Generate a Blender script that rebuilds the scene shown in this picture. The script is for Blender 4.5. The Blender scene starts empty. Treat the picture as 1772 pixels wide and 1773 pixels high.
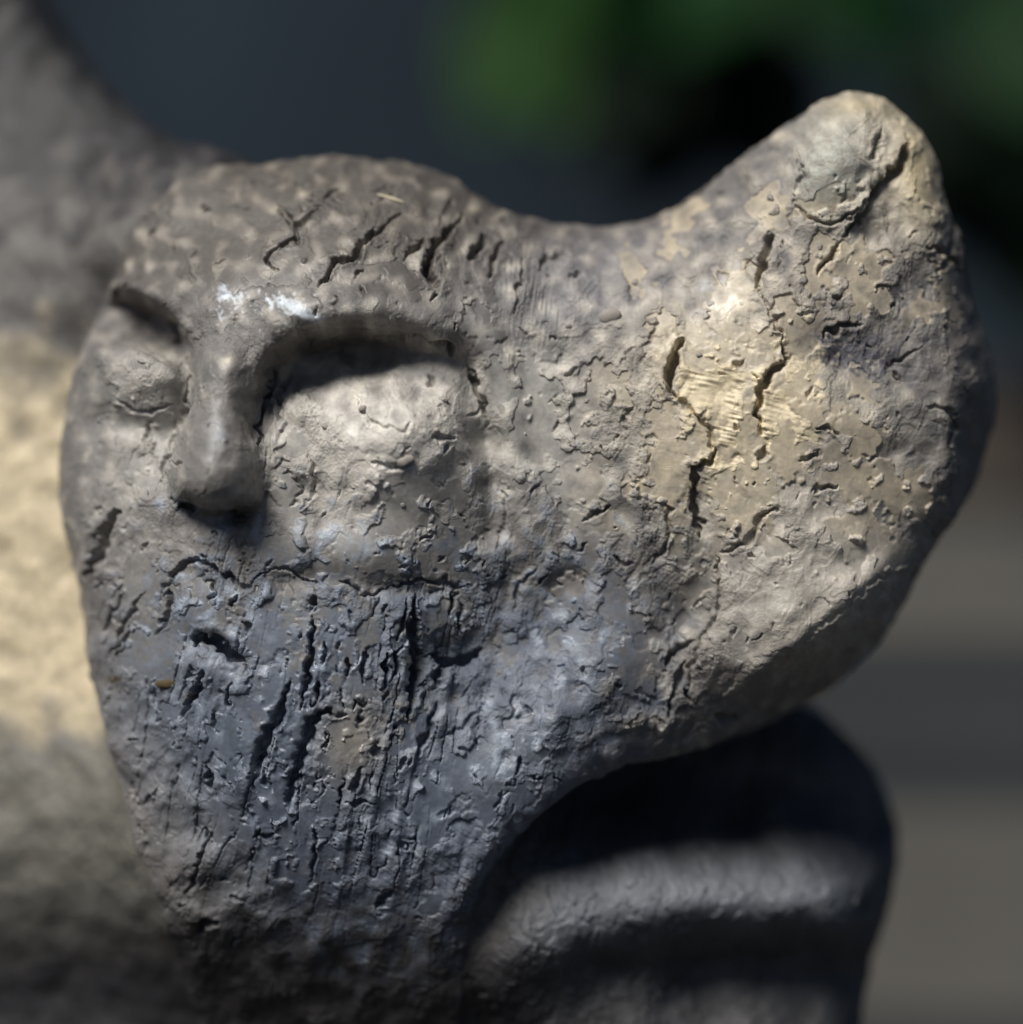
import bpy, math, time
import numpy as np
import openvdb as vdb
from mathutils import Vector

T0 = time.time()
R = math.radians
F = 5000.0            # camera to focus plane, in sculpting units
S = 0.2 / 1772.0      # one sculpting unit in metres (the frame is 0.2 m wide)
CX, CY = 886.0, 886.5

scene = bpy.context.scene
# ------------------------------------------------------------------ camera
cam_data = bpy.data.cameras.new('camera')
cam = bpy.data.objects.new('camera', cam_data)
scene.collection.objects.link(cam)
cam.location = (0, -F * S, 0)
cam.rotation_euler = (R(90), 0, 0)
cam_data.sensor_width = 36
cam_data.lens = 36 * F / 1772.0
cam_data.clip_start = 0.01
cam_data.clip_end = 60
cam_data.dof.use_dof = True
cam_data.dof.focus_distance = (F - 5) * S
cam_data.dof.aperture_fstop = (cam_data.lens / 1000.0) / (290 * S)
scene.camera = cam

# ------------------------------------------------------------------ light
SUN_ELEV, SUN_AZ = 48.0, -33.0     # azimuth from the camera side towards the left
world = bpy.data.worlds.new('World')
scene.world = world
world.use_nodes = True
nt = world.node_tree
bg = nt.nodes['Background']
sky = nt.nodes.new('ShaderNodeTexSky')
sky.sky_type = 'NISHITA'
sky.sun_disc = False
sky.sun_elevation = R(SUN_ELEV)
sky.sun_rotation = R(180 - SUN_AZ)
sky.air_density = 0.35
sky.dust_density = 0.3
nt.links.new(sky.outputs[0], bg.inputs[0])
bg.inputs[1].default_value = 0.05
sun_d = bpy.data.lights.new('sun', 'SUN')
sun_d.energy = 5.0
sun_d.angle = R(26)
sun_d.color = (1.0, 0.96, 0.90)
sun = bpy.data.objects.new('sun', sun_d)
scene.collection.objects.link(sun)
dv = Vector((math.sin(R(SUN_AZ)) * math.cos(R(SUN_ELEV)), -math.cos(R(SUN_AZ)) * math.cos(R(SUN_ELEV)), math.sin(R(SUN_ELEV))))
sun.rotation_euler = dv.to_track_quat('Z', 'Y').to_euler()
scene.view_settings.view_transform = 'Standard'
scene.view_settings.look = 'None'
scene.view_settings.exposure = -0.26
scene.view_settings.gamma = 1
scene.cycles.use_denoising = True
scene.cycles.max_bounces = 6

# ------------------------------------------------------------------ helpers
def sstep(a, b, x):
    t = np.clip((x - a) / (b - a), 0, 1)
    return t * t * (3 - 2 * t)

def tps(pts):
    """thin plate surface w(x, z) through (u, v, w) control points"""
    P = np.array(pts, float)
    k = (F - P[:, 2]) / F
    X = np.stack([(P[:, 0] - CX) * k, (CY - P[:, 1]) * k], 1)
    n = len(P)
    d = np.linalg.norm(X[:, None] - X[None], axis=2) / 500
    K = np.where(d > 0, d * d * np.log(d + 1e-9), 0) + np.eye(n) * 4e-3
    A = np.zeros((n + 3, n + 3)); A[:n, :n] = K
    A[:n, n] = 1; A[:n, n + 1:] = X / 500; A[n:, :n] = A[:n, n:].T
    c = np.linalg.solve(A, np.concatenate([P[:, 2], [0, 0, 0]]))
    def f(x, z):
        sh = np.shape(x); x = np.ravel(x); z = np.ravel(z)
        out = c[n] + c[n + 1] * x / 500 + c[n + 2] * z / 500
        for i in range(n):
            q = ((x - X[i, 0]) ** 2 + (z - X[i, 1]) ** 2) / 250000.0
            out = out + c[i] * 0.5 * q * np.log(q + 1e-12)
        return out.reshape(sh)
    return f

def spline(pts, n=10, closed=True):
    P = np.array(pts, float); m = len(P); out = []
    rng = range(m) if closed else range(m - 1)
    for i in rng:
        if closed: a, b, c_, d = P[i - 1], P[i], P[(i + 1) % m], P[(i + 2) % m]
        else: a, b, c_, d = P[max(i - 1, 0)], P[i], P[i + 1], P[min(i + 2, m - 1)]
        for t in np.arange(n) / n:
            out.append(0.5 * ((2 * b) + (-a + c_) * t + (2 * a - 5 * b + 4 * c_ - d) * t * t + (-a + 3 * b - 3 * c_ + d) * t ** 3))
    if not closed: out.append(P[-1])
    return np.array(out)

def unproj(P):
    k = (F - P[:, 2]) / F
    return np.stack([(P[:, 0] - CX) * k, (CY - P[:, 1]) * k], 1)

def poly_dist(P, x, z):
    """signed distance, positive inside"""
    best = np.full(x.shape, 1e12); ins = np.zeros(x.shape, bool)
    for i in range(len(P)):
        a, b = P[i - 1], P[i]; e = b - a
        t = np.clip(((x - a[0]) * e[0] + (z - a[1]) * e[1]) / (e @ e + 1e-9), 0, 1)
        best = np.minimum(best, (x - a[0] - t * e[0]) ** 2 + (z - a[1] - t * e[1]) ** 2)
        if a[1] != b[1]:
            c_ = ((a[1] > z) != (b[1] > z)) & (x < (b[0] - a[0]) * (z - a[1]) / (b[1] - a[1]) + a[0])
            ins ^= c_
    return np.where(ins, 1, -1) * np.sqrt(best)

# ------------------------------------------------------------------ base forms
head_pts = [
 (420,300,-175),(560,285,-165),(700,300,-170),(820,360,-165),
 (330,400,-150),(450,400,-85),(580,390,-70),(720,410,-75),(840,450,-85),
 (230,480,-135),(330,500,-55),(400,500,-10),(500,520,14),(620,540,12),(740,570,-12),(820,590,-50),
 (375,600,5),(385,700,0),(375,830,5),(370,940,0),
 (200,600,-120),(150,700,-140),(240,700,-85),(120,850,-150),(240,850,-72),(300,760,-72),
 (560,700,-24),(680,640,-30),(680,760,8),(780,760,-18),(560,880,-10),(700,900,2),(800,900,-28),(850,760,-60),
 (900,560,-62),(910,700,-50),(920,850,-48),(930,960,-50),
 (960,420,-135),(1060,430,-150),(1160,420,-130),(1000,520,-72),(1100,540,-52),(1240,480,-62),
 (1050,650,-36),(1200,650,-12),(1340,560,-14),(1330,700,-4),(1480,560,-30),(1480,720,-26),(1620,620,-62),(1630,780,-70),
 (1300,340,-88),(1400,300,-62),(1480,240,-72),(1560,290,-98),(1420,420,-40),(1560,420,-70),(1640,520,-92),
 (1100,850,-26),(1250,850,-10),(1400,880,-12),(1540,900,-56),(1600,950,-105),
 (1380,1050,-16),(1480,1080,-52),(1270,1120,-26),(1180,1080,-74),(1400,1180,-95),(1200,1230,-80),
 (1050,1000,-46),(1060,1140,-34),(980,1240,-26),(900,1120,-70),(860,1020,-62),(1040,1262,-50),(900,1360,-40),(980,1330,-52),
 (150,1000,-145),(230,1000,-85),(370,1050,-8),(480,1050,8),(640,1080,12),(760,1080,-25),
 (180,1150,-130),(290,1180,-50),(420,1200,10),(560,1200,16),(680,1200,0),(780,1180,-50),
 (250,1330,-95),(380,1350,-25),(520,1360,2),(660,1360,-10),(790,1340,-34),(830,1450,-52),
 (330,1520,-110),(460,1500,-55),(600,1500,-38),(730,1500,-48),(780,1580,-78),
 (420,1650,-165),(600,1650,-125),(730,1680,-135),(600,1800,-270),(560,1960,-480)]
head_sil = [
 (188,486,-170),(215,430,-200),(280,350,-230),(360,296,-240),(450,279,-240),(560,266,-240),(660,272,-240),(760,292,-230),(830,335,-220),
 (900,368,-215),(980,383,-215),(1070,386,-215),(1150,366,-210),(1220,322,-190),(1300,258,-170),(1390,196,-150),(1440,163,-140),
 (1490,152,-135),(1548,174,-140),(1600,222,-150),(1632,280,-155),(1640,335,-160),(1670,390,-165),(1692,450,-170),(1716,540,-175),
 (1742,620,-180),(1752,690,-180),(1734,770,-180),(1708,840,-180),(1650,925,-180),(1608,985,-175),(1580,1050,-175),(1530,1130,-175),
 (1440,1215,-180),(1350,1262,-185),(1240,1292,-190),(1130,1312,-180),(1040,1335,-160),(970,1380,-150),(900,1436,-150),
 (855,1490,-150),(818,1560,-155),(800,1640,-170),(790,1760,-180),(760,1960,-250),(600,2060,-280),(420,1980,-280),
 (340,1750,-220),(300,1580,-200),(240,1410,-190),(186,1262,-190),(152,1150,-200),(132,1010,-210),(104,900,-210),(97,800,-210),(112,700,-205),(140,590,-190)]
body_pts = [
 (-200,-200,-700),(0,0,-640),(100,150,-580),(-200,300,-560),(0,300,-500),(130,330,-420),(250,330,-285),(330,350,-240),(200,430,-255),
 (-200,600,-420),(0,600,-380),(100,500,-330),(-200,900,-400),(0,900,-350),(120,900,-320),(-200,1250,-380),(0,1250,-330),(150,1280,-262),
 (-200,1600,-380),(0,1500,-310),(200,1460,-185),(230,1380,-150),(300,1545,-128),(190,1330,-205),(340,1600,-128),(100,1773,-400),(300,1640,-215),(400,1760,-290),(600,1773,-300),(600,1500,-230),
 (600,1000,-420),(900,700,-460),(1000,1000,-420),(400,600,-400),
 (900,1480,-190),(850,1580,-165),(950,1400,-330),(1050,1390,-430),(1250,1330,-520),(1430,1330,-500),(1500,1430,-500),
 (860,1700,-150),(800,1780,-250),(920,1640,-118),(1050,1605,-150),(1200,1590,-168),(1350,1580,-200),(1450,1585,-245),
 (980,1520,-175),(1100,1490,-215),(1250,1475,-265),(1400,1470,-315),(1100,1425,-370),(1250,1415,-450),(1400,1410,-460),
 (940,1720,-190),(1040,1690,-240),(1200,1668,-330),(1350,1655,-365),(1450,1665,-400),(1100,1773,-235),(1300,1773,-290),(1430,1773,-350),
 (800,2000,-220),(1200,2000,-330),(200,2000,-300)]
body_sil = [
 (-700,-700,-800),(-60,-260,-800),(20,-90,-760),(76,10,-740),(126,85,-720),(182,150,-690),(246,210,-660),(322,264,-620),(420,310,-560),
 (620,480,-560),(860,700,-560),(1080,900,-560),(1200,1080,-560),(1290,1190,-560),(1400,1228,-560),(1480,1282,-560),(1538,1362,-560),
 (1562,1440,-560),(1556,1510,-560),(1528,1600,-560),(1500,1690,-560),(1486,1800,-560),(1470,2200,-560),(600,2300,-560),(-700,2300,-560)]
fA, fB = tps(head_pts), tps(body_pts)
SA = unproj(spline(head_sil, 8)); SB = unproj(spline(body_sil, 8))

G = 4.0                                   # 2-D working grid
gx = np.arange(-1180, 1181, G); gz = np.arange(-1180, 1181, G)
GX, GZ = np.meshgrid(gx, gz, indexing='ij')
# coarse evaluation then bilinear enlargement
def coarse(fn, step=4):
    cx_, cz_ = gx[::step], gz[::step]
    X, Z = np.meshgrid(cx_, cz_, indexing='ij')
    V = fn(X, Z)
    ix = np.arange(len(gx)) / step; iz = np.arange(len(gz)) / step
    return bil(V, ix[:, None] + 0 * iz[None], iz[None] + 0 * ix[:, None])
def bil(A, x, y):
    x = np.clip(x, 0, A.shape[0] - 1.001); y = np.clip(y, 0, A.shape[1] - 1.001)
    i = x.astype(np.int32); j = y.astype(np.int32); a = (x - i); b = (y - j)
    return (A[i, j] * (1 - a) * (1 - b) + A[i + 1, j] * a * (1 - b) + A[i, j + 1] * (1 - a) * b + A[i + 1, j + 1] * a * b)
HA = coarse(fA); HB = coarse(fB)
DA = coarse(lambda x, z: poly_dist(SA, x, z), 2); DB = coarse(lambda x, z: poly_dist(SB, x, z), 3)
print('forms', time.time() - T0)

# picture coordinates of the head surface at each grid point (only used to place features)
KU = F / (F - HA)
U = GX * KU + CX; V = CY - GZ * KU
def gauss(u, v, ru, rv, ang=0, U=None, V=None):
    U = globals()['U'] if U is None else U; V = globals()['V'] if V is None else V
    c_, s_ = math.cos(R(ang)), math.sin(R(ang))
    a = ((U - u) * c_ + (V - v) * s_) / ru; b = (-(U - u) * s_ + (V - v) * c_) / rv
    return np.exp(-(a * a + b * b))
# nose
t = np.clip((V - 590) / 260, 0, 1)
hw = 44 + 38 * t ** 1.6; cx_ = 388 - 14 * t
prof = np.clip(1 - ((U - cx_) / hw) ** 2, 0, 1) ** 1.1
bridge = prof * (36 + 82 * t ** 1.1) * sstep(550, 650, V) * sstep(866, 790, V)
tip = 128 * np.sqrt(np.clip(1 - ((U - 372) / 79) ** 2 - ((V - 816) / np.where(V < 816, 130, 72)) ** 2, 0, 1))
wing = 66 * np.sqrt(np.clip(1 - ((U - 424) / 34) ** 2 - ((V - 848) / 36) ** 2, 0, 1)) 
wing2 = 58 * np.sqrt(np.clip(1 - ((U - 322) / 28) ** 2 - ((V - 842) / 34) ** 2, 0, 1))
HA += np.maximum.reduce([bridge, tip, wing, wing2])
HA -= 60 * gauss(334, 878, 17, 12, 10) + 80 * gauss(414, 890, 26, 14, -5) + 12 * gauss(375, 905, 60, 14)
HA -= 26 * gauss(318, 700, 20, 120, 8)
# brow and the deep right socket
edge = np.interp(U, [430, 470, 520, 590, 680, 750, 800, 840], [690, 612, 580, 562, 566, 584, 612, 660])
dvv = V - edge
dep = np.interp(U, [425, 460, 520, 600, 680, 740, 790, 830], [0, 46, 92, 100, 76, 44, 22, 0])
HA -= dep * 1.4 * sstep(-14, 30, dvv) * (1 - sstep(44, 150, dvv))
HA += 18 * np.exp(-((dvv + 34) / 30) ** 2) * np.interp(U, [380, 450, 740, 830], [0, 1, 1, 0])
HA += 64 * gauss(680, 750, 145, 130) * sstep(0, 70, dvv) 
HA += 9 * gauss(660, 705, 60, 30, 10) + 10 * gauss(580, 930, 90, 40)
HA -= 18 * gauss(456, 690, 20, 70, 10)
# groove right of the cheek, hood edge
gx_edge = np.interp(V, [560, 620, 700, 780, 880, 960, 1010], [788, 812, 832, 846, 862, 862, 840])
HA -= 36 * np.exp(-((U - gx_edge + 4) / 24) ** 2) * sstep(570, 640, V) * sstep(1000, 760, V)
HA += 20 * np.exp(-((U - gx_edge - 46) / 30) ** 2) * sstep(520, 600, V) * sstep(1000, 840, V)
HA += 10 * gauss(828, 560, 26, 40, -20)
# left eye
ee = np.interp(U, [150, 200, 250, 300, 335], [520, 492, 512, 545, 600]); ed = V - ee
HA -= np.interp(U, [140, 180, 240, 300, 335], [0, 100, 165, 125, 0]) * sstep(-6, 24, ed) * (1 - sstep(66, 106, ed))
HA += 10 * np.exp(-((ed + 16) / 16) ** 2) * np.interp(U, [160, 200, 320, 350], [0, 1, 1, 0])
HA += 34 * sstep(594, 612, V) * gauss(235, 640, 80, 66) - 16 * gauss(240, 740, 70, 24, 12)
HA -= 22 * gauss(318, 600, 14, 90, -12)
# beard, mouth, hood
lip = np.interp(U, [290, 330, 380, 430, 480], [1125, 1100, 1108, 1135, 1150])
HA += 16 * gauss(372, 1050, 70, 60); HA -= 30 * gauss(380, 1122, 44, 14, 20) 
HA += 15 * gauss(365, 1160, 60, 26, 18)
HA -= 34 * gauss(790, 1135, 44, 28, -15) + 18 * gauss(730, 1170, 24, 80)
HA -= 12 * gauss(700, 1020, 90, 14) + 10 * gauss(480, 1000, 110, 14)
HA += 14 * gauss(640, 960, 120, 40)
HA += 14 * gauss(960, 1240, 90, 40, -35) + 12 * gauss(870, 1330, 40, 60, 30)
HA -= 24 * gauss(1470, 610, 90, 50, 15) ; HA += 12 * gauss(1440, 730, 90, 50, 20)
HA += 46 * gauss(1440, 282, 72, 84, 25) + 26 * gauss(1585, 320, 34, 80, -10)
HA -= 20 * gauss(1200, 1050, 40, 110, 25) ; HA += 14 * gauss(1390, 1060, 110, 80, -35)
ln = ((U - 1545) * 230 + (V - 985) * 275) / 358
ue = np.interp(V, [250, 350, 450, 600, 750, 900, 1000, 1100], [1650, 1622, 1625, 1648, 1650, 1618, 1570, 1530])
HA -= 150 * sstep(-10, 110, U - ue + 8 * np.sin(V / 37.0)) * sstep(300, 400, V) * sstep(1150, 1000, V)
HA -= 100 * sstep(0, 110, ln) * np.interp(U, [1180, 1260, 1560, 1640], [0, 1, 1, 0])
HA += 15 * np.exp(-((ln + 16) / 15) ** 2) * np.interp(U, [1230, 1290, 1500, 1560], [0, 1, 1, 0])
HA -= 14 * gauss(1210, 870, 30, 60) + 14 * gauss(940, 480, 24, 50, -10)
HA += 10 * gauss(1060, 1120, 50, 60) - 14 * gauss(960, 1060, 40, 70, 25)

# ------------------------------------------------------------------ volume -> base mesh
VS = 8.0
x3 = np.arange(-1150, 1151, VS); z3 = np.arange(-1150, 1151, VS); w3 = np.arange(-1300, 160, VS)
def samp(A):
    ix = (x3 + 1180) / G; iz = (z3 + 1180) / G
    return bil(A, ix[:, None] + 0 * iz[None], iz[None] + 0 * ix[:, None]).astype(np.float32)
def slab(H, D, Rr, thick):
    q = H[:, :, None] - w3[None, None].astype(np.float32)
    q = np.minimum(q, thick - q)
    d = np.broadcast_to(D[:, :, None], q.shape)
    Rr = Rr[:, :, None]
    a = np.maximum(Rr - d, 0); b = np.maximum(Rr - q, 0)
    return np.minimum(np.maximum(Rr - d, Rr - q), 0) + np.hypot(a, b) - Rr
hA, hB, dA, dB = samp(HA), samp(HB), samp(DA), samp(DB)
X2, Z2 = np.meshgrid(x3, z3, indexing='ij')
u2 = X2 + CX; v2 = CY - Z2
RA = np.interp(u2, [0, 150, 400, 800, 1300, 1700], [80, 90, 120, 110, 130, 80]).astype(np.float32)
RA = (RA * np.interp(v2, [0, 300, 1100, 1300, 2000], [0.9, 1, 1, 0.38, 0.4])).astype(np.float32)
RA = (RA * (1 + 1.9 * np.exp(-((u2 - 1400) / 220) ** 2 - ((v2 - 1270) / 110) ** 2))).astype(np.float32)
A3 = slab(hA, dA, RA, 420.0)
B3 = slab(hB, dB, np.full_like(RA, 130), 560.0)
kk = 14 + 130 * sstep(1230, 1600, v2) * sstep(900, 700, u2) + 130 * sstep(500, 400, v2) * sstep(480, 330, u2) + 50 * sstep(1500, 1640, v2) * sstep(700, 900, u2)
kk = kk[:, :, None].astype(np.float32)
hh = np.clip(0.5 + 0.5 * (B3 - A3) / kk, 0, 1)
Fd = B3 * (1 - hh) + A3 * hh - kk * hh * (1 - hh)
del A3, B3, hh
Fd[[0, -1]] = 30; Fd[:, [0, -1]] = 30; Fd[:, :, [0, -1]] = 30
Fd = np.clip(Fd, -40, 40).astype(np.float32)
grid = vdb.FloatGrid(40.0)
grid.copyFromArray(Fd)
pts, quads = grid.convertToQuads(0.0)
pts = np.asarray(pts, np.float64); quads = np.asarray(quads, np.int64)
P = np.stack([x3[0] + pts[:, 0] * VS, -(w3[0] + pts[:, 2] * VS), z3[0] + pts[:, 1] * VS], 1)   # world x, y, z
a, b, c, d = (P[quads[:, i]] for i in range(4))
Nf = np.cross(c - a, d - b); Nf /= np.linalg.norm(Nf, axis=1)[:, None] + 1e-9
Cf = (a + b + c + d) / 4
if (Nf[:, 1] * 1.0)[Cf[:, 1] < np.percentile(Cf[:, 1], 30)].mean() > 0:   # the front must face the camera (-y)
    quads = quads[:, ::-1]; Nf = -Nf
# light Laplacian smoothing
E = np.concatenate([quads[:, [i, (i + 1) % 4]] for i in range(4)])
def lap(Pp, it, lam):
    deg = np.bincount(E[:, 0], minlength=len(Pp)) + np.bincount(E[:, 1], minlength=len(Pp))
    for _ in range(it):
        Q = np.zeros_like(Pp)
        for k in range(3):
            Q[:, k] = np.bincount(E[:, 0], Pp[E[:, 1], k], len(Pp)) + np.bincount(E[:, 1], Pp[E[:, 0], k], len(Pp))
        Pp = Pp + lam * (Q / np.maximum(deg, 1)[:, None] - Pp)
    return Pp
P = lap(P, 2, 0.5)
print('base mesh', len(P), len(quads), time.time() - T0)
cam_p = np.array([0, -F, 0])
view = cam_p - Cf; view /= np.linalg.norm(view, axis=1)[:, None]
k = F / (F + Cf[:, 1]); pu = CX + Cf[:, 0] * k; pv = CY - Cf[:, 2] * k
fine = (np.einsum('ij,ij->i', Nf, view) > -0.15) & (pu > -50) & (pu < 1822) & (pv > -50) & (pv < 1823) & (Cf[:, 1] < 1000)
# sweep away isolated in/out faces by one dilation
vm = np.zeros(len(P), bool); vm[quads[fine].ravel()] = True
fine |= vm[quads].all(1)

def mesh_from(name, P, Q, vals=None):
    me = bpy.data.meshes.new(name)
    me.vertices.add(len(P)); me.vertices.foreach_set('co', np.ascontiguousarray(P, np.float32).ravel())
    n = len(Q); me.loops.add(n * 4); me.loops.foreach_set('vertex_index', np.ascontiguousarray(Q, np.int32).ravel())
    me.polygons.add(n); me.polygons.foreach_set('loop_start', np.arange(0, n * 4, 4, dtype=np.int32))
    me.update(calc_edges=True)
    me.polygons.foreach_set('use_smooth', np.ones(n, bool))
    return me
def compact(P, Q):
    used = np.unique(Q); m = np.full(len(P), -1, np.int64); m[used] = np.arange(len(used))
    return used, m[Q]
used, Qf = compact(P, quads[fine])
me = mesh_from('tmp', P[used], Qf)
ob = bpy.data.objects.new('tmp', me); scene.collection.objects.link(ob)
md = ob.modifiers.new('s', 'SUBSURF'); md.levels = 2; md.render_levels = 2; md.use_limit_surface = False
bpy.context.view_layer.update()
ev = ob.evaluated_get(bpy.context.evaluated_depsgraph_get()); em = ev.to_mesh()
nv, nf = len(em.vertices), len(em.polygons)
FP = np.empty(nv * 3, np.float32); em.vertices.foreach_get('co', FP); FP = FP.reshape(-1, 3).astype(np.float64)
FN = np.empty(nv * 3, np.float32); em.vertex_normals.foreach_get('vector', FN); FN = FN.reshape(-1, 3).astype(np.float64)
FQ = np.empty(nf * 4, np.int32); em.loops.foreach_get('vertex_index', FQ); FQ = FQ.reshape(-1, 4)
ev.to_mesh_clear(); bpy.data.objects.remove(ob); bpy.data.meshes.remove(me)
print('fine mesh', nv, nf, time.time() - T0)

# ------------------------------------------------------------------ detail relief, drawn on a sheet in world x/z
M0, MS = -1150, 2300
rng = np.random.default_rng(7)
fr = np.fft.fftfreq(MS)[:, None]; fc = np.fft.rfftfreq(MS)[None]
def band(lam, sx=1.0, sz=1.0, ang=0.0, seed=None, wide=0.55):
    """band-limited noise of wavelength lam, stretched, unit variance"""
    r = np.random.default_rng(seed)
    n = r.standard_normal((MS // 2, MS // 2)).astype(np.float32) if lam > 12 else r.standard_normal((MS, MS)).astype(np.float32)
    m = n.shape[0]; sc = MS / m
    f1 = np.fft.fftfreq(m)[:, None] / sc; f2 = np.fft.rfftfreq(m)[None] / sc
    c_, s_ = math.cos(R(ang)), math.sin(R(ang))
    a = (f1 * c_ + f2 * s_) / sx; b_ = (-f1 * s_ + f2 * c_) / sz
    k = np.hypot(a, b_) * lam
    o = np.fft.irfft2(np.fft.rfft2(n) * np.exp(-((np.log(k + 1e-6)) / wide) ** 2), s=n.shape).astype(np.float32)
    o /= o.std()
    if m != MS:
        o = np.repeat(np.repeat(o, 2, 0), 2, 1)
        o = (o + np.roll(o, 1, 0)) * .5; o = (o + np.roll(o, 1, 1)) * .5
    return o
ax = (np.arange(MS) + M0).astype(np.float32)
AX, AZ = np.meshgrid(ax, ax, indexing='ij')
# picture coordinates on the sheet (head surface in front, else body)
def up(A):
    i = (ax + 1180) / G
    return bil(A.astype(np.float32), i[:, None] + 0 * i[None], i[None] + 0 * i[:, None]).astype(np.float32)
front = up(np.where(DA > -10, HA, HB))
ku = F / (F - front)
PU = AX * ku + CX; PV = CY - AZ * ku
del front, ku
w1 = band(44, seed=1, wide=.8); w2 = band(44, seed=2, wide=.8); w3_ = band(9, seed=3); w4 = band(9, seed=4)
WU = PU + w1 * 2.6 + w3_ * .55; WV = PV + w2 * 2.6 + w4 * .55     # warped: drawn lines come out ragged
n120 = band(120, seed=5); n60 = band(60, seed=6); n30 = band(30, seed=8); n14 = band(14, seed=9); n7 = band(7, seed=10, wide=.4)
print('noise', time.time() - T0)
REL = np.zeros((MS, MS), np.float32)
def window(u0, u1, v0, v1, pad=30):
    """index window on the sheet covering a picture box"""
    cu, cv = (u0 + u1) / 2, (v0 + v1) / 2
    k = 1.1
    x0 = min((u0 - CX), (u0 - CX) * k) - pad; x1 = max((u1 - CX), (u1 - CX) * k) + pad
    z0 = min((CY - v1), (CY - v1) * k) - pad; z1 = max((CY - v0), (CY - v0) * k) + pad
    f = lambda q: int(np.clip(q - M0, 0, MS))
    return slice(f(x0), f(x1)), slice(f(z0), f(z1))
def seg_dist(P, u, v):
    best = np.full(u.shape, 1e9, np.float32); tt = np.zeros(u.shape, np.float32); side = np.zeros(u.shape, np.float32)
    n = len(P) - 1
    for i in range(n):
        a = P[i]; e = P[i + 1] - a
        t = np.clip(((u - a[0]) * e[0] + (v - a[1]) * e[1]) / (e @ e + 1e-9), 0, 1)
        dx = u - a[0] - t * e[0]; dy = v - a[1] - t * e[1]
        d = dx * dx + dy * dy; m = d < best
        best = np.where(m, d, best); tt = np.where(m, (i + t) / n, tt)
        side = np.where(m, np.sign(e[0] * dy - e[1] * dx), side)
    return np.sqrt(best), tt, side
def crack(pts, w=6, dp=14, lip=0.15, taper=1, tilt=0):
    P = spline([(p[0], p[1]) for p in pts], 5, False) if len(pts) > 2 else np.array(pts, float)
    s = window(P[:, 0].min(), P[:, 0].max(), P[:, 1].min(), P[:, 1].max(), 60)
    d, t, sd = seg_dist(P, WU[s], WV[s])
    tp = np.clip(np.minimum(t, 1 - t) * 3.2, 0, 1) ** .7 if taper else 1
    wl = w * 1.15 * (0.12 + 0.88 * tp) * (1 + 0.08 * np.clip(n30[s], -1.5, 1.5)) * 0.95
    g = 1 - sstep(0.25, 1.0, d / wl)
    REL[s] -= dp * 1.25 * g * (0.25 + 0.75 * tp)
    REL[s] += dp * lip * np.exp(-((d - wl * 1.7) / (wl * 0.8)) ** 2) * tp
    if tilt:
        REL[s] += tilt * sd * np.exp(-(d / (w * 5)) ** 2) * sstep(0, w, d) * tp
SLIP = np.zeros((MS, MS), np.float32)
def patch(u, v, ru, rv, ang=0, h=3.0, rough=0.28, dome=0.0):
    m = max(ru, rv) * 1.7
    s = window(u - m, u + m, v - m, v + m, 20)
    c_, s_ = math.cos(R(ang)), math.sin(R(ang))
    a = ((WU[s] - u) * c_ + (WV[s] - v) * s_) / ru; b_ = (-(WU[s] - u) * s_ + (WV[s] - v) * c_) / rv
    r = (np.abs(a) ** 2.4 + np.abs(b_) ** 2.4) ** (1 / 2.4) + rough * n60[s] * 0.8 + rough * 0.5 * n30[s] + .07 * n14[s]
    e = 2.2 / min(ru, rv)
    g = sstep(1 + e, 1 - e, r)
    f = REL[s]
    low = f.mean() if False else 0
    # a burnished skin: buries the roughness under it and stands a little proud
    REL[s] = f * (1 - 0.85 * g) + h * g * (1 + dome * np.clip(1 - r, 0, 1))
    SLIP[s] = np.maximum(SLIP[s], g)

# general hand-worked relief: facets of pressed clay
def cells(lam, seed, jit=0.9, stretch=(1, 1), ang=0):
    r = np.random.default_rng(seed)
    c_, s_ = math.cos(R(ang)), math.sin(R(ang))
    x = ((AX + w1 * lam * .12 + w3_ * lam * .03) * c_ + (AZ + w2 * lam * .12 + w4 * lam * .03) * s_) / (lam * stretch[0]) + 500
    y = (-(AX + w1 * lam * .12) * s_ + (AZ + w2 * lam * .12) * c_) / (lam * stretch[1]) + 500
    ix = np.floor(x).astype(np.int32); iy = np.floor(y).astype(np.int32)
    tab = r.random((1024, 1024, 5)).astype(np.float32)
    b1 = np.full(x.shape, 9.0, np.float32); b2 = b1.copy(); hsh = np.zeros_like(b1)
    for i in (-1, 0, 1):
        for j in (-1, 0, 1):
            T = tab[(ix + i) % 1024, (iy + j) % 1024]
            dx = ix + i + .5 + (T[..., 0] - .5) * jit - x; dy = iy + j + .5 + (T[..., 1] - .5) * jit - y
            d = np.hypot(dx, dy); m = d < b1
            b2 = np.where(m, b1, np.minimum(b2, d))
            hsh = np.where(m, (T[..., 2] - .5) + dx * (T[..., 3] - .5) * 2.0 + dy * (T[..., 4] - .5) * 2.0, hsh)
            b1 = np.where(m, d, b1)
    return (b2 - b1), hsh
c1e, c1h = cells(74, 21, stretch=(0.8, 1.25), ang=-18)
c2e, c2h = cells(24, 22, stretch=(1.0, 1.3), ang=20)
print('cells', time.time() - T0)
def zone(u, v, ru, rv, ang=0): return gauss(u, v, ru, rv, ang, PU, PV).astype(np.float32)
rough = np.clip(0.24 + 0.9 * zone(1080, 720, 120, 120) + .45 * zone(520, 760, 50, 110) + 0.8 * zone(840, 1080, 60, 120) + 0.7 * zone(1180, 1180, 60, 110)
     + .7 * zone(680, 1180, 120, 160) + .6 * zone(1100, 980, 140, 80) + .5 * zone(1480, 480, 150, 140) + .4 * zone(480, 1020, 160, 60) + .8 * zone(560, 1430, 120, 60)
     + .5 * zone(1640, 470, 60, 120) + .2 * n120, 0.1, 1.1)
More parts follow.
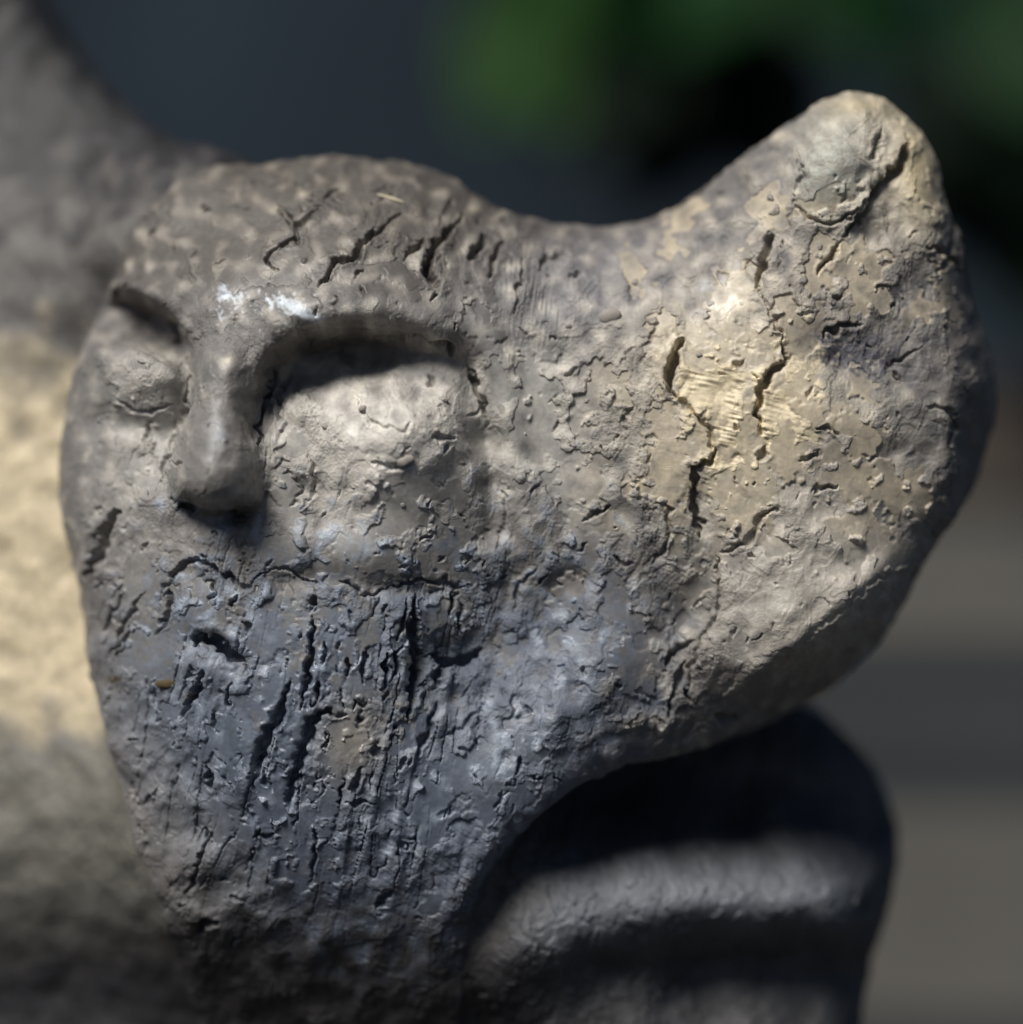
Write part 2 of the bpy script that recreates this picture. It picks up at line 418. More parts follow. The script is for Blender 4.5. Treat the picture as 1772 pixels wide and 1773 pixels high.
beard = np.clip(zone(520, 1200, 330, 230) + zone(560, 1420, 260, 120), 0, 1)
smoothz = np.clip(zone(420, 400, 230, 80) + zone(560, 500, 260, 60) + .8 * zone(375, 730, 50, 120) + zone(60, 900, 120, 500), 0, 1)
amp = (1 - 0.75 * smoothz)
rough *= 1 - .55 * beard
knob = zone(1445, 285, 80, 95, 25) + zone(1590, 310, 40, 90)
yel = sstep(.3, .62, zone(1238, 700, 60, 130, -12) + zone(1370, 690, 60, 110, 5))
rough *= 1 - .75 * yel
rough *= 1 - .7 * smoothz
rough *= np.clip(1 - .8 * knob - .6 * zone(1390, 1060, 110, 90, -35), .1, 1)
REL += amp * (n120 * 2.4 + n60 * .7 + n30 * .2)
REL += amp * rough * (c1h * 4.0 + c2h * 1.2)
REL -= amp * rough * (sstep(.05, 0, c1e) * 2.4 * sstep(.2, 1.2, n60) + sstep(.06, 0, c2e) * 1.4 * sstep(.3, 1.2, n30))
REL += rough * (-np.abs(n14) * .5 * sstep(.5, .9, rough) + n7 * 0.3)
# shallow layered scales: low steps with one crisp edge
for (lam, sx_, sz_, an_, sd_, hh_) in [(90, 1, .6, -16, 61, 2.0), (54, 1, .6, -10, 62, .8)]:
    q = band(lam, sx_, sz_, an_, seed=sd_) + .12 * n30 + .05 * n14
    REL += amp * hh_ * (sstep(0, .045, q - .25) + sstep(0, .05, q + .7) - .18 * np.clip(q - .25, 0, 2) ) * np.clip(.5 + rough, 0, 1.2)
# the beard: long torn grooves between pressed strips
va = band(46, 1, .13, -12, seed=31, wide=.45) + .12 * n30 + .05 * n14
vb = band(26, 1, .15, -9, seed=32, wide=.45) + .12 * n14
gm = sstep(-.8, .3, band(90, 1, .6, -10, seed=37))
REL += beard * (-np.exp(-(va / .085) ** 2) * 17 * gm - np.exp(-(vb / .09) ** 2) * 4.5 * sstep(-.2, .8, -n60 + .4 * n120))
REL += beard * np.clip(va, -1, 1) * 3.6
# fine wiping strokes
REL += (zone(760, 1460, 160, 120) * band(9, 1, .12, 55, seed=33) * .4 + zone(930, 520, 60, 90) * band(8, 1, .1, -4, seed=34) * .9
        + zone(1260, 720, 120, 120) * band(10, .14, 1, -14, seed=35) * 1.2 * sstep(-1, 1, n60) + zone(470, 700, 30, 90) * band(13, 1, .15, -8, seed=36) * 3)
print('relief', time.time() - T0)

# burnished skins (approximate outlines as they lie on the clay)
for a in [
 (1262,540,34,100,22,3),(1150,600,26,60,0,3),(1195,600,32,40,10,2),(1310,590,34,30,0,2),(1375,575,26,34,20,2),(1270,610,52,26,-10,3),
 (1345,640,24,34,0,2),(1160,800,34,105,-4,4),(1212,760,34,44,20,3),(1300,760,22,60,-4,3),(1290,860,46,78,6,3),(1250,840,34,30,0,2),
 (1360,790,34,44,0,3),(1392,690,26,44,-5,3),(1440,728,70,22,12,4),(1495,770,42,26,-40,4),(1480,830,56,34,10,3),(1560,850,60,36,20,3),
 (1395,580,34,40,20,2),(1490,500,26,44,-8,2),(1420,475,30,28,0,2),(1475,440,60,24,8,2),(1425,352,46,20,-22,2),(1600,310,14,56,-4,2),
 (1500,920,60,40,10,2),(1550,970,50,40,30,2),(1640,500,20,60,0,2),(1420,1110,150,17,-42,5),(1290,1190,40,20,0,3),
 (1010,930,30,54,-8,3),(1050,905,34,18,0,2),(985,1030,34,22,-30,2),(1095,1150,40,60,10,4),(1195,1040,26,76,28,5),(1075,1050,60,24,60,3),(1000,830,46,44,0,2),
 (930,720,40,100,0,1.5),(700,870,50,60,10,2),(640,960,60,30,20,2),(770,960,46,60,0,3),(590,990,40,30,0,2),(500,870,22,60,-20,3),(480,960,40,36,10,2),
 (830,560,24,44,-14,3),(500,450,170,40,-4,1),(420,360,120,30,-10,1),(650,480,90,30,6,1),
 (460,1090,46,44,0,3),(540,1130,24,80,2,4),(585,1120,24,60,0,3),(480,1200,44,60,20,3),(620,1170,18,50,0,3),(597,1262,26,40,14,6),(632,1320,16,44,18,5),
 (505,1270,24,46,16,3),(440,1250,40,50,0,3),(390,1290,36,50,0,3),(350,1080,40,40,0,2),(745,1065,20,32,0,4),(645,1095,20,26,0,3),(690,1110,16,34,0,3),
 (560,1395,24,60,10,4),(600,1300,34,54,14,3),(520,1450,50,50,10,3),(385,1420,20,40,0,3),(470,1380,30,60,8,2),(800,1330,50,34,-30,2),(900,1380,44,20,-45,3),
 (745,1400,40,60,10,2),(840,1390,24,50,10,2),(260,1120,50,60,20,2),(250,1010,40,50,15,2),(540,1500,50,40,0,2),(240,740,50,30,8,2),(290,760,22,60,-14,2),(340,640,20,60,0,2)]:
    patch(*a)
rp = np.random.default_rng(5)
for _ in range(90):
    patch(rp.uniform(150, 1650), rp.uniform(350, 1650), rp.uniform(8, 26), rp.uniform(10, 40), rp.uniform(-30, 30), rp.uniform(1, 3), .4)

# cracks
for a in [
 ([(700,368),(655,400),(622,430),(612,446),(578,455),(570,480),(545,497)],6,16),([(512,380),(515,412),(482,430),(463,448),(478,470)],5,12),
 ([(805,372),(772,408),(746,438),(743,476),(760,500),(744,520)],8,20),([(842,408),(828,430),(808,450)],9,18),([(738,412),(718,432),(700,450)],6,12),
 ([(872,418),(856,450),(850,486)],6,10),([(545,366),(530,385),(500,380),(486,352)],7,12),([(650,350),(690,330),(640,330)],5,6),([(590,330),(560,350)],5,7),([(870,370),(880,400)],6,8),
 ([(905,440),(900,500),(890,540)],5,8),([(930,470),(960,440),(1000,450)],8,10),([(985,480),(1010,470)],7,9),
 ([(812,630),(834,690),(846,742)],8,22),([(868,830),(876,900),(862,950)],5,5),([(740,590),(770,598),(785,615)],7,14),
 ([(745,648),(750,670)],9,12),([(640,800),(680,808),(720,800)],7,7),([(740,755),(790,760)],4,6),([(620,700),(650,735),(700,745),(710,730)],5,5),
 ([(490,620),(464,680),(450,740),(456,800)],5,12),([(508,640),(486,690),(474,740)],4,8),([(530,780),(545,830),(540,870)],5,7),
 ([(178,512),(196,500),(210,512)],6,12),([(280,540),(300,560),(310,590),(300,600)],8,14),([(200,690),(250,712),(300,700)],5,8),([(262,730),(255,760),(262,790)],6,8),
 ([(330,630),(320,720),(290,800),(282,850)],5,7),
 ([(208,880),(184,920),(170,960),(145,1002)],13,24),([(256,938),(244,955)],6,8),
 ([(300,860),(318,872),(340,880)],6,12),
 ([(276,1042),(290,1010),(312,984),(346,968),(372,986),(402,1002),(432,1016),(458,990)],6,11,.1,1,-3),([(458,990),(500,984),(530,1002),(562,1010)],3.5,6),([(590,1008),(602,1010),(640,1030),(680,1014)],5,8),([(680,1014),(742,1004),(802,1016)],5,10),
 ([(296,1020),(292,1060),(272,1100)],6,14),([(545,1028),(542,1052)],6,16),([(541,1068),(540,1130),(530,1190),(522,1232)],6,24),
 ([(502,1178),(488,1230),(466,1270),(450,1312),(438,1372)],9,24),([(575,1232),(548,1240),(532,1280),(512,1340),(500,1402)],12,26),
 ([(722,1026),(714,1080),(722,1140),(712,1200),(704,1252)],11,28),([(702,1040),(697,1080),(686,1112)],5,12),([(784,1022),(782,1062)],5,14),([(800,1040),(796,1100)],4,9),
 ([(742,1128),(776,1148),(800,1146),(836,1122)],13,24),([(764,1150),(752,1192)],10,20),([(756,1218),(740,1262),(718,1312)],8,14),
 ([(632,1128),(628,1182)],6,18),([(606,1138),(602,1172)],6,16),([(672,1130),(664,1192)],7,18),([(690,1120),(680,1180)],5,14),([(565,1108),(560,1152)],4,14),([(552,1176),(546,1212)],6,16),
 ([(412,1030),(400,1058)],5,12),([(372,1004),(364,1045)],4,10),([(432,1076),(430,1100)],4,10),([(352,1160),(345,1196),(330,1212),(314,1246)],7,18),([(402,1180),(395,1230)],4,12),([(378,1228),(370,1262)],4,9),
 ([(358,1328),(366,1350),(350,1362)],8,16),([(545,1430),(548,1470),(536,1532)],4,12),([(366,1440),(345,1500),(322,1562)],4,12),([(350,1606),(358,1592),(380,1590)],9,16),
 ([(684,1538),(650,1572)],6,12),([(650,1390),(600,1392)],5,8),([(216,1030),(196,1060),(178,1096)],5,10),([(252,1020),(214,1086),(190,1142)],5,13),([(232,1080),(200,1150)],4,9),
 ([(258,1180),(275,1230)],5,8),([(456,1330),(470,1370)],5,10),([(626,1330),(610,1370)],6,12),([(650,1290),(655,1310)],9,12),([(480,1440),(440,1450)],6,10),([(430,1560),(400,1550)],5,8),
 ([(600,1240),(560,1230)],6,12),([(700,1310),(690,1340)],7,8),([(830,1230),(800,1260),(760,1280)],5,6),
 ([(332,1118),(352,1104),(382,1116),(410,1136),(428,1148)],12,34),
 ([(1337,404),(1325,440),(1310,494)],8,24),([(1182,588),(1166,620),(1160,660),(1168,690)],9,32,.1,1,6),([(1168,690),(1200,712),(1230,752),(1236,780)],6,12),
 ([(1240,772),(1230,800),(1204,812),(1200,850),(1206,900),(1216,932)],7,24,.1,1,6),([(1352,600),(1360,622),(1340,642),(1314,680),(1314,724),(1320,752)],8,22,.1,1,5),
 ([(1310,494),(1328,530),(1350,570),(1354,604)],4,8),([(1322,772),(1320,802)],6,12),([(1290,620),(1268,640)],5,8),
 ([(1524,214),(1518,256),(1504,280)],5,12),([(1562,200),(1572,236),(1560,282),(1524,318),(1494,368),(1456,412)],10,28,.1,1,11),([(1456,424),(1436,448),(1412,480)],6,15),
 ([(1368,342),(1400,374),(1442,388),(1480,366),(1500,340)],5,10),([(1380,252),(1386,300),(1376,344)],4,7),([(1500,560),(1452,566),(1424,586)],6,12),
 ([(1600,430),(1650,440),(1622,470)],8,14),([(1660,380),(1650,430),(1662,480)],8,14),([(1400,850),(1450,840)],6,9),([(1385,800),(1420,780)],6,8),([(1410,740),(1450,750)],6,9),
 ([(1350,880),(1320,890),(1300,930),(1250,960)],6,10),([(1240,960),(1244,1050),(1206,1130),(1190,1210)],6,12,.1,1,-5),
 ([(1100,700),(1075,730)],4,5),([(1000,640),(975,655)],5,8),([(1010,900),(1050,880)],5,9),([(1060,960),(1090,980)],6,9),([(1205,1110),(1165,1130),(1150,1160)],7,14),
 ([(1190,1140),(1170,1190),(1160,1250)],6,12),([(1180,1190),(1200,1220)],6,10),([(1240,1240),(1280,1250)],9,14),([(905,1306),(895,1340)],5,12),([(860,1400),(870,1370)],6,8),
 ([(1150,870),(1160,920),(1130,980)],5,9),([(1000,1180),(1040,1200)],3,4),([(930,980),(900,1020),(890,1060)],5,6),([(1530,640),(1600,600)],4,6),([(1600,700),(1650,720),(1640,780)],7,8),
 ([(1440,520),(1460,510)],6,8),([(1545,640),(1560,660)],6,8),([(640,590),(680,580),(740,588)],6,10)]:
    crack(*a)
# small random tears and pits
for _ in range(260):
    u, v = rp.uniform(110, 1700), rp.uniform(300, 1640)
    inb = 1 if (280 < u < 850 and 1000 < v < 1500) else 0
    L = rp.uniform(6, 26) * (1 + .5 * inb); an = R(rp.normal(98, 14)) if inb else R(rp.normal(130, 45))
    crack([(u, v), (u + math.cos(an) * L, v + math.sin(an) * L)], rp.uniform(2, 4.2), rp.uniform(3, 9), .1)
for _ in range(380):
    u, v = rp.uniform(110, 1700), rp.uniform(300, 1640)
    s = window(u - 8, u + 8, v - 8, v + 8, 4)
    r_ = rp.uniform(1.8, 4.5)
    REL[s] += rp.choice([-1, -1, 1]) * r_ * 1.1 * np.exp(-(((WU[s] - u) ** 2 + (WV[s] - v) ** 2) / r_ ** 2))
print('cracks', time.time() - T0)

# body side: soft wide finger strokes
BREL = (n120 * 1.8 + n60 * .4 + n30 * .1 + c2h * .3 + (band(110, 1, .35, -35, seed=41) * 1.3 * sstep(700, 400, PV) ) * sstep(700, 500, PU) + sstep(700, 900, PU) * np.maximum(rough, .5) * (c1h * 9 + c2h * 4) - np.abs(n14) * .3).astype(np.float32)

# ------------------------------------------------------------------ clay colours (pigment, with some light and shade painted in)
def lerp(a, b, t): return a + (b - a) * t[..., None]
c = lambda *x: np.array(x, np.float32)
col = np.empty((MS, MS, 3), np.float32); col[:] = c(.175, .165, .157)
def mixc(A, cc, t): return lerp(A, c(*cc), np.clip(t, 0, 1).astype(np.float32))
col = mixc(col, (.10, .088, .077), sstep(600, 420, PV + 24 * n60) * sstep(1280, 1050, PU + 20 * n60))          # darker over the forehead
col = mixc(col, (.62, .585, .53), 1.2 * zone(650, 770, 170, 150) + .7 * zone(250, 680, 60, 80) + .35 * zone(230, 850, 80, 140) + .15 * n60 * zone(650, 750, 240, 240))
col = mixc(col, (.43, .41, .375), .9 * zone(960, 730, 130, 170) + .15 * n60 * zone(960, 730, 200, 200))
col = mixc(col, (.215, .21, .222), .9 * zone(1060, 480, 190, 90, -10))
col = mixc(col, (.60, .535, .43), 1.2 * zone(1290, 700, 200, 210) + .9 * zone(1510, 300, 120, 130) + .12 * n60)
col = mixc(col, (.44, .405, .35), 1.1 * zone(1400, 1040, 170, 140) + .6 * zone(1480, 880, 120, 120))
col = mixc(col, (.70, .60, .41), 1.3 * sstep(.3, .62, zone(1238, 700, 60, 130, -12) + zone(1370, 690, 60, 110, 5) + .1 * n60 + .05 * n30) + .6 * zone(1590, 290, 40, 100) + .3 * zone(1500, 180, 60, 40))
fadeL = sstep(-60, 220, PU - 130 - np.maximum(PV - 1230, 0) * .62)
blue = fadeL * np.clip(sstep(840, 1180, PV + 40 * n60 + 40 * n30 + 50 * n120 + 60 * sstep(400, 150, PU) * -1) * sstep(1270, 1030, PU + (PV - 1000) * .25 + 40 * n120 + 30 * n60), 0, 1)
col = mixc(col, (.112, .136, .182), blue * .95)
col = mixc(col, (.22, .245, .29), blue * (.6 * zone(900, 1290, 130, 60, -40) + .5 * zone(380, 1080, 120, 110) + .4 * sstep(.2, 1.2, n60)))
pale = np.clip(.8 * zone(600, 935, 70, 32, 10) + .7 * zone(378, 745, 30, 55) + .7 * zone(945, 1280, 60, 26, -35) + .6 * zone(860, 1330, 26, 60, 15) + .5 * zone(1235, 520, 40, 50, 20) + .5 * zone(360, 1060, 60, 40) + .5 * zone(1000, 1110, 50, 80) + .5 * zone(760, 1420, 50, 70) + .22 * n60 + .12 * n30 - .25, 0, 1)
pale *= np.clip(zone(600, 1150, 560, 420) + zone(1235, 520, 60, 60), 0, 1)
col = mixc(col, (.40, .46, .54), pale)  # bluish sheen highlights painted into the colour
col = mixc(col, (.27, .25, .22), zone(610, 1280, 50, 70, 15) + .5 * zone(700, 1230, 60, 60) * sstep(0, .6, n30))
col = mixc(col, (.034, .031, .031), sstep(1400, 1680, PV + 40 * n60 - 60 * sstep(200, 700, PU)))  # shade of the down-turned lower head painted in
col = mixc(col, (.50, .43, .315), SLIP * (.85 + .15 * n60) * sstep(950, 1150, PU) * sstep(1000, 850, PV))
col = mixc(col, (.34, .33, .305), SLIP * .3 * (1 - blue) * sstep(1000, 850, PU) * sstep(540, 640, PV))
col = mixc(col, (.45, .46, .40), .8 * zone(1440, 280, 55, 75, 20) * (1 + .3 * n30))
col = mixc(col, (.52, .44, .27), .8 * zone(1590, 290, 36, 85, -10) + .5 * zone(1500, 180, 60, 22))
col = mixc(col, (.11, .095, .088), .9 * zone(255, 555, 60, 34, 25))  # shade of the left eye socket painted in
col = mixc(col, (.085, .075, .07), .9 * zone(600, 603, 140, 30, 0) + .5 * zone(468, 660, 24, 80, 8))  # shade under the brow and beside the nose painted dark
col = mixc(col, (.15, .135, .12), sstep(1600, 1700, PU + 20 * n60) * .8)  # turned-away right rim darkened in colour to add shade
col = mixc(col, (.085, .085, .10), 1.1 * zone(1480, 610, 90, 46, 15) * (1 + .3 * n14 + .3 * n30) + .4 * zone(1440, 790, 40, 50) + .3 * zone(1560, 520, 60, 80))
col *= (1 + .05 * n30 + .04 * n14 + .06 * n60)[..., None]
col = mixc(col, (.09, .07, .035), 1.4 * (zone(200, 1176, 14, 6)) * (1 + .4 * n7))
bcol = np.empty((MS, MS, 3), np.float32); bcol[:] = c(.115, .108, .10)
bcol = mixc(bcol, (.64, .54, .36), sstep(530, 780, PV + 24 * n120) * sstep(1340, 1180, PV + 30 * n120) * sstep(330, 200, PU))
bcol = mixc(bcol, (.018, .017, .021), sstep(450, 220, PV + 30 * n120 + 12 * n60) + sstep(1420, 1760, PV + 40 * n120))  # light falloff at top and bottom painted into the colour
bcol = mixc(bcol, (.16, .153, .125), sstep(1230, 1330, PV) * sstep(1700, 1450, PV) * sstep(700, 500, PU) * .8)
bcol = mixc(bcol, (.05, .05, .053), sstep(850, 1000, PU))  # shade below the horn painted over the lower form
bcol = mixc(bcol, (.135, .145, .165), sstep(850, 1000, PU) * np.exp(-((PV - 1555 + (PU < 1100) * (PU - 1100) * .28) / 80) ** 2) * sstep(1540, 1440, PU))  # lit ledge painted lighter than the shaded form around it
bcol *= (1 + .02 * n30 + .03 * n60 + .07 * n120)[..., None]
glint = np.clip(1.5 * zone(498, 528, 34, 14, 15) + 1.1 * zone(540, 548, 30, 8, 15) + 1.2 * zone(398, 512, 26, 12, 30) + .8 * zone(384, 540, 8, 24) + .5 * zone(930, 1290, 36, 12, -20) - .4 + (.3 * n14 + .3 * n30) * (zone(450, 530, 130, 50) + zone(930, 1290, 60, 40)), 0, 1)
col = mixc(col, (.62, .68, .74), glint)  # highlights on brow and jaw painted as whitish-blue colour
# gloss over the painted brow glints and damp sheen zones
GLOSS = np.clip(1.6 * glint + .9 * pale + .25 * SLIP + zone(500, 530, 60, 26) + zone(395, 515, 40, 22) + .5 * zone(380, 740, 40, 90) + .3 * beard + .5 * zone(930, 1280, 90, 50, -40) + .3 * zone(1240, 560, 60, 60)
    + .3 * sstep(.2, 1, n60), 0, 1)

# ------------------------------------------------------------------ apply relief to the fine mesh
def sm(A, x, z, n=None):
    return bil(A, np.asarray(x, np.float32) - M0, np.asarray(z, np.float32) - M0)
x, y, z = FP.T
w = -y
gi = (x + 1180) / G; gj = (z + 1180) / G
ha, hb, da = bil(HA, gi, gj), bil(HB, gi, gj), bil(DA, gi, gj)
# which form a point belongs to
head_w = sstep(-60, -10, w - np.maximum(ha - 260, hb + 8)) * sstep(-14, 0, da)
blend = sstep(1330, 1650, CY - z) * sstep(1000, 700, x + CX)
facing = np.clip(-FN[:, 1], 0, 1)
disp = sm(REL, x, z) * head_w + sm(BREL, x, z) * (1 - head_w)
disp = np.where(disp > 0, disp, disp)
fade = sstep(0.0, .45, facing)
# on flanks the sheet would smear, so a solid noise takes over
def n3(p, lam, sd):
    r = np.random.default_rng(sd); out = np.zeros(len(p))
    for _ in range(14):
        k_ = r.standard_normal(3); k_ *= 2 * math.pi / lam / np.linalg.norm(k_) * r.uniform(.6, 1.6)
        out += np.sin(p @ k_ + r.uniform(0, 6.28))
    return out / math.sqrt(7)
side_n = n3(FP, 70, 1) * 2.2 + n3(FP, 32, 2) * 1.4 + np.abs(n3(FP, 18, 3)) * -1.1
disp = disp * fade + side_n * (1 - fade)
NP_ = FP + FN * (disp * .8)[:, None]
NP_[:, 1] -= disp * .2
print('applied', time.time() - T0)
VC = sm(col, x, z)[:, :] if False else None
def sm3(A): return np.stack([sm(A[..., i], x, z) for i in range(3)], 1)
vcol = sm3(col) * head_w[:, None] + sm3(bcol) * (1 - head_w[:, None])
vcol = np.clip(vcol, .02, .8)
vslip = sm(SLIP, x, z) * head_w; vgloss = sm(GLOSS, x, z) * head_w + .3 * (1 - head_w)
vrough = sm(rough, x, z) * head_w + .4 * (1 - head_w)

# ------------------------------------------------------------------ split into parts by outline
pu = CX + x * F / (F + y); pv = CY - z * F / (F + y)
fc_u = pu[FQ].mean(1); fc_v = pv[FQ].mean(1); fc_h = head_w[FQ].mean(1)
PART = ['body', 'head', 'horn', 'nose', 'eye', 'eye2', 'brow', 'mouth', 'beard', 'ridge']
lab = np.where(fc_h > .5, 1, 0)
def inside(poly):
    P_ = spline(poly, 5); ins = np.zeros(len(fc_u), bool)
    sel = (fc_u > P_[:, 0].min()) & (fc_u < P_[:, 0].max()) & (fc_v > P_[:, 1].min()) & (fc_v < P_[:, 1].max())
    u_, v_ = fc_u[sel], fc_v[sel]; r_ = np.zeros(len(u_), bool)
    for i in range(len(P_)):
        a_, b_ = P_[i - 1], P_[i]
        if a_[1] != b_[1]: r_ ^= ((a_[1] > v_) != (b_[1] > v_)) & (u_ < (b_[0] - a_[0]) * (v_ - a_[1]) / (b_[1] - a_[1]) + a_[0])
    ins[sel] = r_; return ins
isH = lab == 1
def setp(k_, poly, head=True): lab[inside(poly) & (isH == head)] = k_
setp(2, [(1060,300),(1140,560),(1180,900),(1250,1330),(1500,1330),(1800,1000),(1800,500),(1700,150),(1480,100),(1200,200)])
setp(8, [(276,1042),(312,984),(346,968),(402,1002),(458,990),(562,1010),(640,1030),(742,1006),(802,1016),(835,1120),(800,1250),(720,1400),(640,1580),(500,1660),(340,1580),(250,1400),(190,1260),(160,1150),(200,1060)])
setp(6, [(330,480),(420,470),(560,490),(700,530),(810,580),(800,615),(740,588),(640,566),(560,568),(490,600),(440,600),(360,580)])
setp(3, [(345,600),(430,600),(450,700),(450,800),(462,860),(430,905),(350,895),(296,865),(306,800),(330,700)])
setp(4, [(470,700),(500,620),(560,575),(680,575),(780,610),(820,680),(835,760),(780,850),(660,880),(540,860),(480,790)])
setp(5, [(150,600),(170,520),(210,495),(290,530),(325,600),(320,690),(270,730),(190,720),(150,670)])
setp(7, [(318,1115),(350,1092),(400,1108),(440,1150),(430,1180),(370,1172),(325,1145)])
setp(9, [(850,1620),(960,1540),(1100,1460),(1250,1440),(1400,1445),(1500,1480),(1490,1570),(1400,1620),(1250,1625),(1100,1650),(960,1690),(860,1690)], False)

# ------------------------------------------------------------------ material
def node(nt, typ, **kw):
    n = nt.nodes.new(typ)
    for k_, v_ in kw.items(): setattr(n, k_, v_)
    return n
def clay_material():
    m = bpy.data.materials.new('fired_clay'); m.use_nodes = True; nt = m.node_tree; L = nt.links.new
    b = nt.nodes['Principled BSDF']
    tc = node(nt, 'ShaderNodeTexCoord')
    at = node(nt, 'ShaderNodeAttribute', attribute_name='pigment')
    sl = node(nt, 'ShaderNodeAttribute', attribute_name='skin')
    gl = node(nt, 'ShaderNodeAttribute', attribute_name='sheen')
    def noise(scale, detail=3, rough=.6):
        n = node(nt, 'ShaderNodeTexNoise'); n.inputs['Scale'].default_value = scale / S
        n.inputs['Detail'].default_value = detail; n.inputs['Roughness'].default_value = rough
        L(tc.outputs['Object'], n.inputs['Vector']); return n.outputs['Fac']
    def math_(op, a, b_=None, c_=None):
        n = node(nt, 'ShaderNodeMath', operation=op)
        for i, q in enumerate((a, b_, c_)):
            if q is None: continue
            if hasattr(q, 'links'): L(q, n.inputs[i])
            else: n.inputs[i].default_value = q
        return n.outputs[0]
    def ramp(f, a, b_, c0=0, c1=1):
        n = node(nt, 'ShaderNodeMapRange'); L(f, n.inputs[0]); n.inputs[1].default_value = a; n.inputs[2].default_value = b_
        n.inputs[3].default_value = c0; n.inputs[4].default_value = c1; return n.outputs[0]
    n1 = noise(1 / 5.0, 4, .7); n2 = noise(1 / 16.0, 4, .65); n3_ = noise(1 / 60., 4)
    vor = node(nt, 'ShaderNodeTexVoronoi'); vor.inputs['Scale'].default_value = 1 / (9.0 * S); L(tc.outputs['Object'], vor.inputs['Vector'])
    grit = ramp(vor.outputs['Distance'], .05, .22, 1, 0)
    pick = ramp(n3_, .5, .62)
    grit = math_('MULTIPLY', grit, pick)
    rm = math_('SUBTRACT', 1.0, math_('MULTIPLY', sl.outputs['Fac'], .82))
    h = math_('ADD', math_('MULTIPLY', n1, 2.4), math_('MULTIPLY', n2, 2.2))
    h = math_('ADD', h, math_('MULTIPLY', grit, 0))
    rg = node(nt, 'ShaderNodeAttribute', attribute_name='coarse')
    h = math_('MULTIPLY', math_('MULTIPLY', h, rm), ramp(rg.outputs['Fac'], .1, .9, .35, 1.1))
    bp = node(nt, 'ShaderNodeBump'); bp.inputs['Strength'].default_value = 1.0; bp.inputs['Distance'].default_value = S * 1.5
    L(h, bp.inputs['Height']); L(bp.outputs[0], b.inputs['Normal'])
    # pigment mottling and dark/pale grains
    v = math_('ADD', ramp(n2, .3, .7, .86, 1.12), ramp(n1, .35, .65, -.07, .07))
    mx = node(nt, 'ShaderNodeVectorMath', operation='SCALE'); L(at.outputs['Color'], mx.inputs[0]); L(v, mx.inputs['Scale'])
    g2 = node(nt, 'ShaderNodeMix', data_type='RGBA')
    v2_ = node(nt, 'ShaderNodeTexVoronoi'); v2_.inputs['Scale'].default_value = 1 / (13.0 * S); L(tc.outputs['Object'], v2_.inputs['Vector'])
    dk = math_('MULTIPLY', ramp(v2_.outputs['Distance'], .10, .16, 1, 0), ramp(noise(1 / 34.), .55, .6))
    L(math_('MULTIPLY', dk, 0), g2.inputs[0]); L(mx.outputs[0], g2.inputs[6]); g2.inputs[7].default_value = (.06, .055, .06, 1)
    L(g2.outputs[2], b.inputs['Base Color'])
    r_ = math_('SUBTRACT', .60, math_('MULTIPLY', gl.outputs['Fac'], .27))
    r_ = math_('ADD', r_, ramp(n2, .3, .7, .08, -.06))
    L(r_, b.inputs['Roughness']); b.inputs['Specular IOR Level'].default_value = .75
    return m
CLAY = clay_material()

sc_e = bpy.data.objects.new('clay_sculpture', None); scene.collection.objects.link(sc_e)
sc_e['label'] = 'weathered grey clay sculpture with bearded relief face and pale cracked horn'
sc_e['category'] = 'sculpture'
sc_e.location = (0, 0, 0)
tmpn = mesh_from('tmp', NP_, FQ)
VN = np.empty(len(NP_) * 3, np.float32); tmpn.vertex_normals.foreach_get('vector', VN); VN = VN.reshape(-1, 3)
bpy.data.meshes.remove(tmpn)
def part(name, Q, parent, label=None, P=NP_, fine=True):
    us, q = compact(P, Q)
    me = mesh_from(name, P[us] * S, q)
    ca = me.attributes.new('pigment', 'FLOAT_COLOR', 'POINT'); s1 = me.attributes.new('skin', 'FLOAT', 'POINT'); s2 = me.attributes.new('sheen', 'FLOAT', 'POINT'); me.attributes.new('coarse', 'FLOAT', 'POINT')
    if fine:
        cc = np.ones((len(us), 4), np.float32); cc[:, :3] = vcol[us]; ca, s1, s2 = (me.attributes[q_] for q_ in ('pigment', 'skin', 'sheen')); ca.data.foreach_set('color', cc.ravel())
        s1.data.foreach_set('value', vslip[us].astype(np.float32)); s2.data.foreach_set('value', vgloss[us].astype(np.float32)); me.attributes['coarse'].data.foreach_set('value', vrough[us].astype(np.float32))
        me.normals_split_custom_set_from_vertices(VN[us])
    else:
        X_, Z_ = P[us][:, 0], P[us][:, 2]
        hd = sstep(-700, -560, -P[us][:, 1] - bil(HA, (X_ + 1180) / G, (Z_ + 1180) / G)) * sstep(-14, 0, bil(DA, (X_ + 1180) / G, (Z_ + 1180) / G))
        cc = np.ones((len(us), 4), np.float32)
        for i_ in range(3): cc[:, i_] = sm(bcol[..., i_], X_, Z_) * (1 - hd) + sm(col[..., i_], X_, Z_) * hd
        me.attributes['pigment'].data.foreach_set('color', cc.ravel())
    me.materials.append(CLAY)
    o = bpy.data.objects.new(name, me); scene.collection.objects.link(o); o.parent = parent
    if label: o['label'] = label
    return o
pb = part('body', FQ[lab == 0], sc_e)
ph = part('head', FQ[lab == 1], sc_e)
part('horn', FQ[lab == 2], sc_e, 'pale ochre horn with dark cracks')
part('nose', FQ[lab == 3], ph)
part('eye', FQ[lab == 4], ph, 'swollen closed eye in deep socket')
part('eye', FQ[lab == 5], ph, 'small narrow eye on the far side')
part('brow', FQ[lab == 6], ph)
part('mouth', FQ[lab == 7], ph)
part('beard', FQ[lab == 8], ph, 'blue grey beard torn into vertical cracks')
part('ridge', FQ[lab == 9], pb)
part('back', quads[~fine], sc_e, None, P, False)
print('parts', time.time() - T0)

